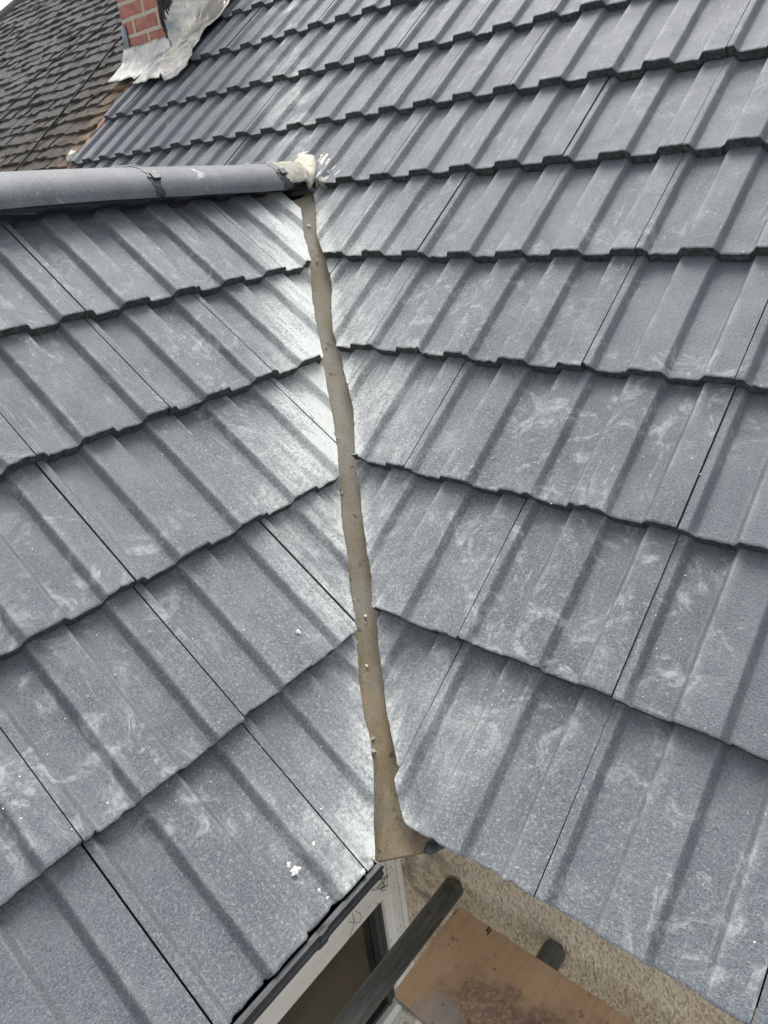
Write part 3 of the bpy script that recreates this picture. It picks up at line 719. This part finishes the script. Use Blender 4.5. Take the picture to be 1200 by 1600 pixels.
lead = thing("lead_flashing", "crumpled pale lead flashing wrapped round the base of the brick chimney", "flashing", MAIN @ Matrix.Translation((-3.0, 2.6, 0)))
import mathutils
from mathutils import geometry as G
def drape(name, poly, hfun, mat, step=.018, seed=0, th=.003, crumple=.012):
    """lead sheet: outline in roof coordinates (x across, s up the slope), filled with a fine triangle grid"""
    pts = []; n = len(poly)
    for i in range(n):
        a = Vector(poly[i]); b = Vector(poly[(i + 1) % n]); L_ = (b - a).length; m_ = max(1, int(L_ / step))
        for q in range(m_):
            p = a.lerp(b, q / m_); pts.append(p + Vector((.006 * nz(p.x * 30, p.y * 30, seed), .006 * nz(p.x * 30, p.y * 30, seed + 9))))
    nb = len(pts)
    xs = [p.x for p in pts]; ys = [p.y for p in pts]
    rr = random.Random(seed)
    def inside(x, y):
        c = False; j = nb - 1
        for i in range(nb):
            if (ys[i] > y) != (ys[j] > y) and x < (xs[j] - xs[i]) * (y - ys[i]) / (ys[j] - ys[i]) + xs[i]: c = not c
            j = i
        return c
    y = min(ys)
    while y < max(ys):
        x = min(xs)
        while x < max(xs):
            px_ = x + rr.uniform(-.004, .004); py_ = y + rr.uniform(-.004, .004)
            if inside(px_, py_) and min((px_ - p.x) ** 2 + (py_ - p.y) ** 2 for p in pts) > (step * .55) ** 2: pts.append(Vector((px_, py_)))
            x += step
        y += step
    vs, es, fs, *_ = G.delaunay_2d_cdt(pts, [(i, (i + 1) % nb) for i in range(nb)], [list(range(nb))], 1, 1e-5)
    bm = bmesh.new()
    bb = [bm.verts.new(main_pt(v.x, v.y, hfun(v.x, v.y) + crumple * (abs(nz(v.x * 16 + v.y * 6, v.y * 5, seed)) * 1.6 + .45 * nz(v.x * 40, v.y * 22, seed) - .3))) for v in vs]
    for f in fs:
        try: bm.faces.new([bb[k] for k in f])
        except ValueError: pass
    bmesh.ops.recalc_face_normals(bm, faces=bm.faces[:])
    bmesh.ops.solidify(bm, geom=bm.faces[:], thickness=th)
    me = bpy.data.meshes.new(name); bm.to_mesh(me); bm.free(); me.materials.append(mat); me.polygons.foreach_set('use_smooth', [True] * len(me.polygons))
    o = bpy.data.objects.new(name, me); COL.objects.link(o); o.parent = lead; o.matrix_world = Matrix.Identity(4); return o
drape("front_apron", [(-3.448, 2.472), (-3.328, 2.456), (-3.228, 2.463), (-3.15, 2.43), (-3.0, 2.50), (-2.97, 2.60), (-3.03, 2.68), (-3.44, 2.68), (-3.45, 2.60)],
      lambda x, s: .010 + .035 * sm(2.60, 2.68, s), M_LEAD, seed=3, crumple=.004)
drape("side_flashing", [(-3.132, 2.395), (-3.032, 2.382), (-2.965, 2.404), (-2.92, 2.385), (-2.87, 2.392), (-2.80, 2.345), (-2.71, 2.365), (-2.676, 2.413), (-2.681, 2.48), (-2.735, 2.56), (-2.757, 2.634), (-2.725, 2.753), (-2.716, 2.82), (-2.72, 3.1), (-2.74, 3.5), (-3.015, 3.5), (-3.015, 2.68), (-3.06, 2.60), (-3.05, 2.52), (-3.123, 2.449)],
      lambda x, s: .016 + .12 * sm(-2.92, -3.01, x) * sm(2.62, 2.75, s), M_LEAD, seed=11, crumple=.017)
sheet("soaker_strip", [(CHX0 - .006, CHY0 - .012, 1.62), (CHX0 + .040, CHY0 - .012, 1.62), (CHX0 + .040, CHY0 - .010, 1.80), (CHX0 - .006, CHY0 - .010, 1.80)], .004, M_LEADDK, lead, .003)
# torn black sealant at the corner
bm = bmesh.new(); bmesh.ops.create_icosphere(bm, subdivisions=4, radius=1)
for v in bm.verts:
    d = 1 + .5 * nz(v.co.x * 3, v.co.y * 3, v.co.z * 3) + .3 * nz(v.co.x * 9, v.co.y * 9, v.co.z * 9)
    v.co = Vector((v.co.x * .032 * d, v.co.y * .03 * d, v.co.z * .13 * d + v.co.x * .02))
me = bpy.data.meshes.new("sealant"); bm.to_mesh(me); bm.free(); me.materials.append(M_BITU)
o = bpy.data.objects.new("sealant", me); COL.objects.link(o); o.parent = lead; o.matrix_world = Matrix.Translation((CHX1 + .005, CHY0 + .0, 1.80))

old = thing("old_tiled_roof", "old dark mossy roof of small plain clay tiles beyond the new verge and chimney", "roof", MAIN @ Matrix.Translation((-3.26, 1.0, -.05)))
V = []; F = []; ro = random.Random(12)
OG, OW = .094, .155
for j in range(0, 48):
    s0 = .75 + j * OG
    for i in range(0, 38):
        x1 = -3.25 - i * OW + (OW / 2 if j % 2 else 0); x0 = x1 - OW + .002
        x1 = min(x1, -3.245)
        ymid = s0 * cos(TH)
        if x0 - ymid < -10.16: continue
        if x1 - x0 < .02: continue
        if -3.44 < (x0 + x1) / 2 and ymid > CHY0: continue
        tl = ro.uniform(-.004, .004); dzz = ro.uniform(0, .007); jut = ro.uniform(-.012, .012); twist = ro.uniform(-.03, .03)
        sag = .012 * nz(x0 * 1.3, s0 * 1.1, 3) - .02
        nx_, ny_ = 4, 3; base = len(V)
        for side in (0, 1):
            for b in range(ny_ + 1):
                for a in range(nx_ + 1):
                    fx = a / nx_; fy = b / ny_
                    X = x0 + (x1 - x0) * fx; Sx = s0 + jut + (OG + .03) * fy + twist * (fx - .5) * OW
                    Z = sag + dzz + tl * (fx - .5) * 2 - .020 * fy + .010 * (.25 - (fx - .5) ** 2)
                    Z += .008 * nz(X * 22, Sx * 22, j) + .005 * nz(X * 60, Sx * 60, 1)
                    if b == 0: Sx += .014 * nz(X * 18, j * 3.) + .008 * nz(X * 55, j * 5.) ; Z -= .002
                    V.append((X, Sx, Z - (.016 if side else 0)))
        W = nx_ + 1; N = W * (ny_ + 1)
        for b in range(ny_):
            for a in range(nx_):
                q = base + b * W + a; F.append((q, q + 1, q + W + 1, q + W))
        for a in range(nx_): q = base + a; F.append((q, q + N, q + N + 1, q + 1))
        for b in range(ny_):
            q = base + b * W; F.append((q, q + W, q + W + N, q + N)); q += nx_; F.append((q, q + N, q + W + N, q + W))
o = mesh_obj("tile_covering", V, F, M_OLD, old, smooth=False); o.matrix_world = MAIN
mb = MB(); mb.add([(-3.2, .7, -.07), (-9.5, .7, -.07), (-9.5, .9, -.07), (-3.2, 5.3, -.07), (-3.2, .7, -.12), (-9.5, .7, -.12), (-9.5, .9, -.12), (-3.2, 5.3, -.12)][:8], [(0, 1, 2, 3)[::-1], (4, 5, 6, 7), (0, 4, 7, 3), (0, 1, 5, 4)])
# (kept inside the hip line below)
V = [(-3.25, .7, -.06), (-9.85, .7, -.06), (-3.25 - 0, 5.3, -.06)]
hx = lambda s: s * cos(TH) - 10.24
poly = [(-3.25, .7), (hx(.7), .7), (hx(5.3), 5.3), (-3.25, 5.3)]
mb = MB(); mb.add([(x, s, z) for z in (-.055, -.09) for x, s in poly], [(0, 3, 2, 1), (4, 5, 6, 7), (0, 1, 5, 4), (1, 2, 6, 5), (2, 3, 7, 6), (3, 0, 4, 7)])
o = mb.build("batten_base", M_FELT, old); o.matrix_world = MAIN
# hip tiles closing the far edge of that roof
mb = MB()
for q in range(20):
    t0 = -6.3 + .30 * q - 2.2; 
    a = Vector((0, 0, 0))
    def hp(y): return Vector((y - 10.25, y, y * tan(TH) - .08))
    y0 = .8 + q * .2; mb.tube([hp(y0) + Vector((0, 0, .0)), hp(y0 + .215) + Vector((0, 0, -.008))], [.085, .078], seg=14)
o = mb.build("hip_tiles", M_OLD, old); o.matrix_world = Matrix.Identity(4)
# broken mortar and clay fillet along the new verge
V = []; F = []; n = 130
for i in range(n + 1):
    s = 1.2 + 1.45 * i / n
    wv = .5 + nz(s * 9, 3) * .9; wd = .05 + .035 * max(-1, wv - .3) + .02 * nz(s * 30, 1)
    r = [(-3.236, -.055), (-3.240, -.022 + .008 * nz(s * 20, 2)), (-3.25 - wd * .5, -.018 + .010 * nz(s * 25, 5)), (-3.25 - wd, -.030 + .006 * nz(s * 31, 7)), (-3.25 - wd * 1.1, -.06)]
    V += [main_pt(x + .006 * nz(s * 40, k), s, z) for k, (x, z) in enumerate(r)]
for i in range(n):
    for k in range(4): a = i * 5 + k; F.append((a, a + 1, a + 6, a + 5))
M_VERGE = NT("broken_verge_mortar")
c_ = M_VERGE.mix(M_VERGE.ramp(M_VERGE.noise(11, detail=5), .42, .6), (.07, .055, .042), (.30, .17, .11))
c_ = M_VERGE.mix(M_VERGE.ramp(M_VERGE.noise(7, detail=4, dist=.5), .6, .66), c_, (.50, .42, .36))
o = mesh_obj("verge_fillet", V, F, M_VERGE.fin(c_, .95, M_VERGE.bump(M_VERGE.noise(80, detail=5), .9, .006)), old); o.matrix_world = Matrix.Identity(4)

cab = MB(); cab.tube([(-3.44, 2.42, 1.95), (-3.86, 2.39, 1.858), (-3.872, 2.26, 1.762), (-3.878, 2.1, 1.633), (-3.880, 1.929, 1.50), (-3.892, 1.715, 1.332), (-3.902, 1.50, 1.165), (-3.91, 1.2, .93)], .005, 8)
tag(cab.build("cable", M_CABLE, smooth=True), "thin black cable running down the old mossy roof beside the chimney", "cable")

# loose mortar lump on the verge
def crumb(p, r, seed, mat, label=None, group="loose mortar crumbs", cat="mortar crumb", flat=.6, name="mortar_crumb"):
    bm = bmesh.new(); bmesh.ops.create_icosphere(bm, subdivisions=3, radius=1)
    for v in bm.verts:
        d = 1 + .75 * nz(v.co.x * 1.6 + seed, v.co.y * 1.6, v.co.z * 1.6) + .35 * nz(v.co.x * 4, v.co.y * 4 + seed, v.co.z * 4)
        v.co = Vector((v.co.x * r * d, v.co.y * r * d * .75, v.co.z * r * d * flat))
    bmesh.ops.rotate(bm, verts=bm.verts[:], matrix=Matrix.Rotation(seed * 1.3, 3, 'Z'))
    me = bpy.data.meshes.new(name); bm.to_mesh(me); bm.free(); me.materials.append(mat); me.polygons.foreach_set('use_smooth', [True] * len(me.polygons))
    o = bpy.data.objects.new(name, me); COL.objects.link(o); o.location = p
    if label: tag(o, label, cat, group)
    return o
def wing_pt(y, s, extra=0.):
    u = ((y - YP) / TW) % 1.0; j = min(4, int(max(0, s) / GW)); return WING @ Vector((y, s, prof(u) - RIB - TILT * ((s - j * GW) / GW) + extra))
def ws(x): return (-.007 - x) / cos(PH)
WR = WING.to_3x3().to_4x4()
def lay(o, M3):
    l = o.location.copy(); o.matrix_world = Matrix.Translation(l) @ M3
for (x, y, r, lab) in ((-.067, -.194, .0085, "largest chalk-white mortar crumb, lying on the lowest tile of the left roof"),
                       (-.076, -.151, .0038, "small white mortar crumb just above the largest one on the lowest left tile"),
                       (-.009, -.119, .0052, "flat white mortar crumb at the gutter's end beside the lowest joint"),
                       (-.031, -.184, .0036, "small white mortar crumb between the largest one and the black gutter"),
                       (-.018, -.182, .0028, "tiny white mortar crumb on the tile edge nearest the black gutter"),
                       (-.310, .088, .0055, "cream mortar crumb stuck alone on a tile halfway down the left roof")):
    o = crumb(wing_pt(y, ws(x), .001), r, x * 90 + y * 31, M_CRUMB, lab, "white mortar crumbs on the left roof"); lay(o, WR)
o = crumb(wing_pt(-.196, ws(-.078), .001), .0045, 5.5, M_CRUMB, "small white mortar crumb touching the upper side of the largest one", "white mortar crumbs on the left roof"); lay(o, WR)
o = crumb(main_pt(-3.30, 1.935, -.012), .03, 3.3, M_MORT, "pinkish white broken mortar lump at the lower left corner of the main roof verge", None, "mortar lump", .5, "mortar_lump")
lay(o, MAIN.to_3x3().to_4x4())
# crumbs in the trough
def trough_pt(t, d):
    return Vector((-t, t, t * tn - .078 + .006 * sm(.12, -.05, t) + interp(prof_v, d))) + Vector((.7071, .7071, 0)) * d
def trough_px(t, d): return trough_pt(t, d)
for (t, d, r, lab) in ((.098, -.054, .0065, "grey lump of mortar against the left edge of the valley near its foot"),
                       (.114, -.050, .0042, "smaller grey crumb just above the lump near the valley's foot"),
                       (.205, -.046, .0040, "pale pitted crumb left of centre in the valley's lower third"),
                       (.276, -.036, .0042, "pale round crumb in the valley beside the fourth course from the foot"),
                       (.470, -.054, .0045, "grey crumb stuck at the valley's left edge about halfway up"),
                       (.778, -.051, .004, "small grey crumb at the left edge of the valley's narrow upper half"),
                       (1.014, -.048, .006, "grey crumb on the valley beside the first tile edge below the ridge end"),
                       (1.125, -.062, .008, "white splash of mortar in the valley just below the ridge end")):
    crumb(trough_px(t, d) + Vector((0, 0, .002)), r, t * 33, M_GRIT if 'white' not in lab and 'pale' not in lab else M_MORT, lab, "mortar crumbs in the valley")
# uncountable grit
rg = random.Random(8); gb = bmesh.new()
for i in range(420):
    t = rg.uniform(-.01, 1.15); d = rg.gauss(-.052, .012); r = rg.uniform(.0005, .0012) + .0024 * rg.random() ** 5
    if abs(d) > .08: continue
    mm = Matrix.Translation(trough_px(t, d)) @ Matrix.Rotation(rg.uniform(0, 3), 4, 'Z') @ Matrix.Diagonal((r, r * .7, r * .7, 1))
    bmesh.ops.create_icosphere(gb, subdivisions=1, radius=1, matrix=mm)
me = bpy.data.meshes.new("mortar_grit"); gb.to_mesh(me); gb.free(); me.materials.append(M_GRIT)
o = bpy.data.objects.new("mortar_grit", me); COL.objects.link(o); tag(o, "fine grey mortar grit scattered along the valley trough", "grit"); o['kind'] = 'stuff'
gb = bmesh.new()
for i in range(150):
    if i % 2:
        y = rg.uniform(-.55, .6); s = rg.uniform(.0, 1.3)
        if y > YCf(s) - .02: continue
        p = wing_pt(y, s, .0005)
    else:
        x = rg.uniform(-1, .6); s = rg.uniform(0, 1.6)
        if x < XCf(s) + .02: continue
        u = ((x - XA) / TW) % 1.0; j = int(s / GM); p = main_pt(x, s, prof(u) - RIB - TILT * ((s - j * GM) / GM) + .0005)
    r = rg.uniform(.0006, .0016)
    bmesh.ops.create_icosphere(gb, subdivisions=1, radius=1, matrix=Matrix.Translation(p) @ Matrix.Diagonal((r * 1.3, r, r * .6, 1)))
me = bpy.data.meshes.new("white_grit"); gb.to_mesh(me); gb.free(); me.materials.append(M_CRUMB)
o = bpy.data.objects.new("white_grit", me); COL.objects.link(o); tag(o, "tiny white specks of mortar scattered over the grey tiles", "grit"); o['kind'] = 'stuff'

# ------------------------------------------------------------------ below the eaves: walls, window, gutter
WY, WX = .22, -.263
wall = thing("rendered_wall", "tan wall with rough textured render under the eave of the main roof", "wall", Matrix.Translation((.6, WY, -3.0)))
mb = MB(); mb.box((WX - .2, WY, -3.0), (2.6, WY + .25, -.062)); o = mb.build("render_face", M_WALL, wall); o.matrix_world = Matrix.Identity(4)
mb = MB(); mb.box((-.078, WY - .004, -3.0), (-.070, WY + .01, -.064), bev=.0015); mb.box((-.0685, WY - .002, -3.0), (-.0655, WY + .01, -.064)); o = mb.build("render_bead", M_WALL, wall); o.matrix_world = Matrix.Identity(4)
mb = MB(); mb.box((.02, .09, -.085), (2.6, WY - .002, -.072)); o = mb.build("soffit", M_PVC, wall); o.matrix_world = Matrix.Identity(4)

wwall = thing("window_wall", "end of the lower wing wall with white window framing under the left roof's eave", "wall", Matrix.Translation((WX, -.6, -3.0)))
mb = MB(); mb.box((WX - .25, -2.2, -3.0), (WX - .02, WY - .002, -1.075)); o = mb.build("lower_wall", M_WALL, wwall); o.matrix_world = Matrix.Identity(4)
def wpart(name, boxes, mat, bev=.003):
    mb = MB()
    for a, b in boxes: mb.box(a, b, bev=bev)
    o = mb.build(name, mat, wwall, smooth=False); o.matrix_world = Matrix.Identity(4); return o
wpart("window_head", [((WX - .03, -2.2, -.545), (WX + .010, .160, -.10)), ((WX - .03, -2.2, -.586), (WX + .004, .164, -.5465))], M_PVC)
wpart("corner_post", [((WX - .03, .166, -1.10), (WX + .006, .196, -.08)), ((WX - .03, .1965, -1.10), (WX + .0, .204, -.08)), ((WX - .03, .2045, -1.10), (WX + .006, WY - .0015, -.08)), ((WX - .03, .150, -1.04), (WX - .002, .1655, -.587))], M_PVC, .002)
wpart("window_gasket", [((WX - .032, .138, -1.02), (WX - .014, .1495, -.587)), ((WX - .034, .118, -1.0), (WX - .008, .132, -.587)), ((WX - .034, -2.2, -1.0), (WX - .010, .118, -.985))], M_FRAMEDK, .0015)
wpart("window_pane", [((WX - .045, -2.2, -1.02), (WX - .036, .15, -.58))], M_GLASS, 0)
wpart("window_sill", [((WX - .03, -2.2, -1.045), (WX + .004, .1495, -1.003)), ((WX - .03, -2.2, -1.072), (WX + .045, .1495, -1.047)), ((WX + .046, -2.2, -1.11), (WX + .052, .20, -1.048))], M_PVC)
wpart("soffit", [((WX + .011, -2.2, -.115), (-.055, .16, -.105))], M_PVC, 0)

gut = thing("gutter", "black plastic half-round gutter tucked under the left roof's lowest tiles", "gutter", Matrix.Translation((-.045, -.6, -.03)))
GP = [(-.004, -.024), (.0035, -.023), (.0045, -.029), (.0005, -.032), (.0, -.040), (.0022, -.0425), (.0022, -.047), (-.001, -.050), (-.004, -.060), (-.014, -.074), (-.034, -.082), (-.062, -.081), (-.084, -.068), (-.094, -.048), (-.094, -.030)]
def gsec(name, y0, y1, off, mat, solid=False, cut=None):
    P = GP if cut is None else GP[cut:]
    cx_, cz_ = -.046, -.045
    O = [(x + (off if x > cx_ else -off) * (.3 if z < -.07 else 1), z - off * (1 if z < -.05 else 0)) for x, z in P]
    I = [(cx_ + (x - cx_) * .95, cz_ + (z - cz_) * .95 if z < -.03 else z) for x, z in P]
    V = [(x, y, z) for y in (y0, y1) for x, z in O] + ([(x, y, z) for y in (y0, y1) for x, z in I] if not solid else [])
    n = len(P); F = [(k, k + 1, n + k + 1, n + k) for k in range(n - 1)]
    if solid: F += [tuple(range(n))[::-1], tuple(range(n, 2 * n)), (n - 1, 0, n, 2 * n - 1)]
    else:
        F += [(2 * n + k, 3 * n + k, 3 * n + k + 1, 2 * n + k + 1) for k in range(n - 1)] + [(0, n, 3 * n, 2 * n), (n - 1, 3 * n - 1, 4 * n - 1, 2 * n - 1)]
        F += [(k, 2 * n + k, 2 * n + k + 1, k + 1) for k in range(n - 1)] + [(n + k, n + k + 1, 3 * n + k + 1, 3 * n + k) for k in range(n - 1)]
    o = mesh_obj(name, V, F, mat, gut, smooth=False); o.matrix_world = Matrix.Identity(4); return o
gsec("channel", -2.2, -.088, 0, M_BLACK); gsec("end_cap", -.088, -.0855, .0015, M_BLACK, True)
gsec("joint_bracket", -.232, -.216, .002, M_BLACK)

# cobweb strands on the window head
mb = MB(); rw = random.Random(3); xw = WX + .0125
def strand(pts, r=.0006): mb.tube(pts, r, 5)
strand([(xw, .02, -.515), (xw + .004, .035, -.535), (xw + .003, .05, -.55), (xw, .06, -.546), (xw + .004, .055, -.525), (xw, .045, -.508)])
strand([(xw, .035, -.505), (xw + .003, .035, -.53), (xw, .03, -.55), (xw, .01, -.572)])
o = mb.build('cobweb', M_BITU); tag(o, 'thin looping cobweb strand on the white window head, away from the corner', 'cobweb')
mb = MB()
for q in range(12):
    y = rw.uniform(.12, .150); z = rw.uniform(-.54, -.505)
    strand([(xw + .001, y, z), (xw + .004, y + rw.uniform(-.012, .012), z + rw.uniform(-.01, .01)), (xw + .001, y + rw.uniform(-.02, .02), z + rw.uniform(-.015, .015))], rw.uniform(.0004, .0009))
tag(mb.build("cobweb", M_BITU), "dark dusty tangle of cobweb at the corner end of the white window head", "cobweb")

# ------------------------------------------------------------------ scaffold
def pole(x, y1, label):
    root = thing("scaffold_pole", label, "scaffold pole", Matrix.Translation((x, y1, -.4825)), "scaffold poles under the board")
    n = 20; V = []; F = []
    for r, side in ((.0242, 0), (.0205, 1)):
        for (y, ch) in ((-2.4, 0), (-.002, 0), (0, .0015)):
            for k in range(n): a = 2 * pi * k / n; rr = r - ch if not side else r + ch; V.append((cos(a) * rr, y, sin(a) * rr))
    for b in range(2):
        for k in range(n):
            k2 = (k + 1) % n; p = b * n; F.append((p + k, p + k2, p + n + k2, p + n + k)[::-1]); p = 3 * n + b * n; F.append((p + k, p + k2, p + n + k2, p + n + k))
    for k in range(n):
        k2 = (k + 1) % n; F.append((2 * n + k, 2 * n + k2, 5 * n + k2, 5 * n + k)[::-1]); F.append((k, k2, 3 * n + k2, 3 * n + k))
    mesh_obj("tube", V, F, M_POLE, root)
    mb = MB(); mb.tube([(0, -.012, 0), (0, -.006, 0)], .0203, 20); mb.build("end_plug", M_BITU, root)
    return root
pole(-.092, .212, "long dark grey scaffold pole beside the board, crossing in front of the window")
pole(.157, .214, "scaffold pole mostly hidden under the board, only its short end showing")
bd = thing("scaffold_board", "orange-brown stained plywood scaffold board lying on the poles below the eave", "scaffold board", Matrix.Translation((-.04, -.071, -.458)))
bm = bmesh.new()
out = [(0, .012), (.004, .003), (.014, 0), (1.9, 0), (1.9, .226), (.006, .226), (0, .220)]
top = [bm.verts.new((x, y, .018)) for x, y in out]; bot = [bm.verts.new((x, y, 0)) for x, y in out]
f = bm.faces.new(top); f.material_index = 0; bm.faces.new(bot[::-1]).material_index = 1
for i in range(len(out)):
    j = (i + 1) % len(out); bm.faces.new((bot[i], bot[j], top[j], top[i])).material_index = 1
bmesh.ops.bevel(bm, geom=[e for e in bm.edges if all(v.co.z > .01 for v in e.verts)], offset=.0012, segments=2, affect='EDGES')
me = bpy.data.meshes.new("board_panel"); bm.to_mesh(me); bm.free(); me.materials.append(M_BOARD); me.materials.append(M_PLYEDGE)
o = bpy.data.objects.new("board_panel", me); COL.objects.link(o); o.parent = bd
mb = MB(); mb.box((.0775, .212, .018), (.081, .224, .0188)); mb.box((.083, .206, .018), (.086, .222, .0189)); mb.build("edge_mark", M_BITU, bd)

# ------------------------------------------------------------------ ground far below
g = mesh_obj("ground", [(-250, -250, -3.0), (250, -250, -3.0), (250, 250, -3.0), (-250, 250, -3.0)], [(0, 1, 2, 3)], M_GROUND); g['kind'] = 'structure'
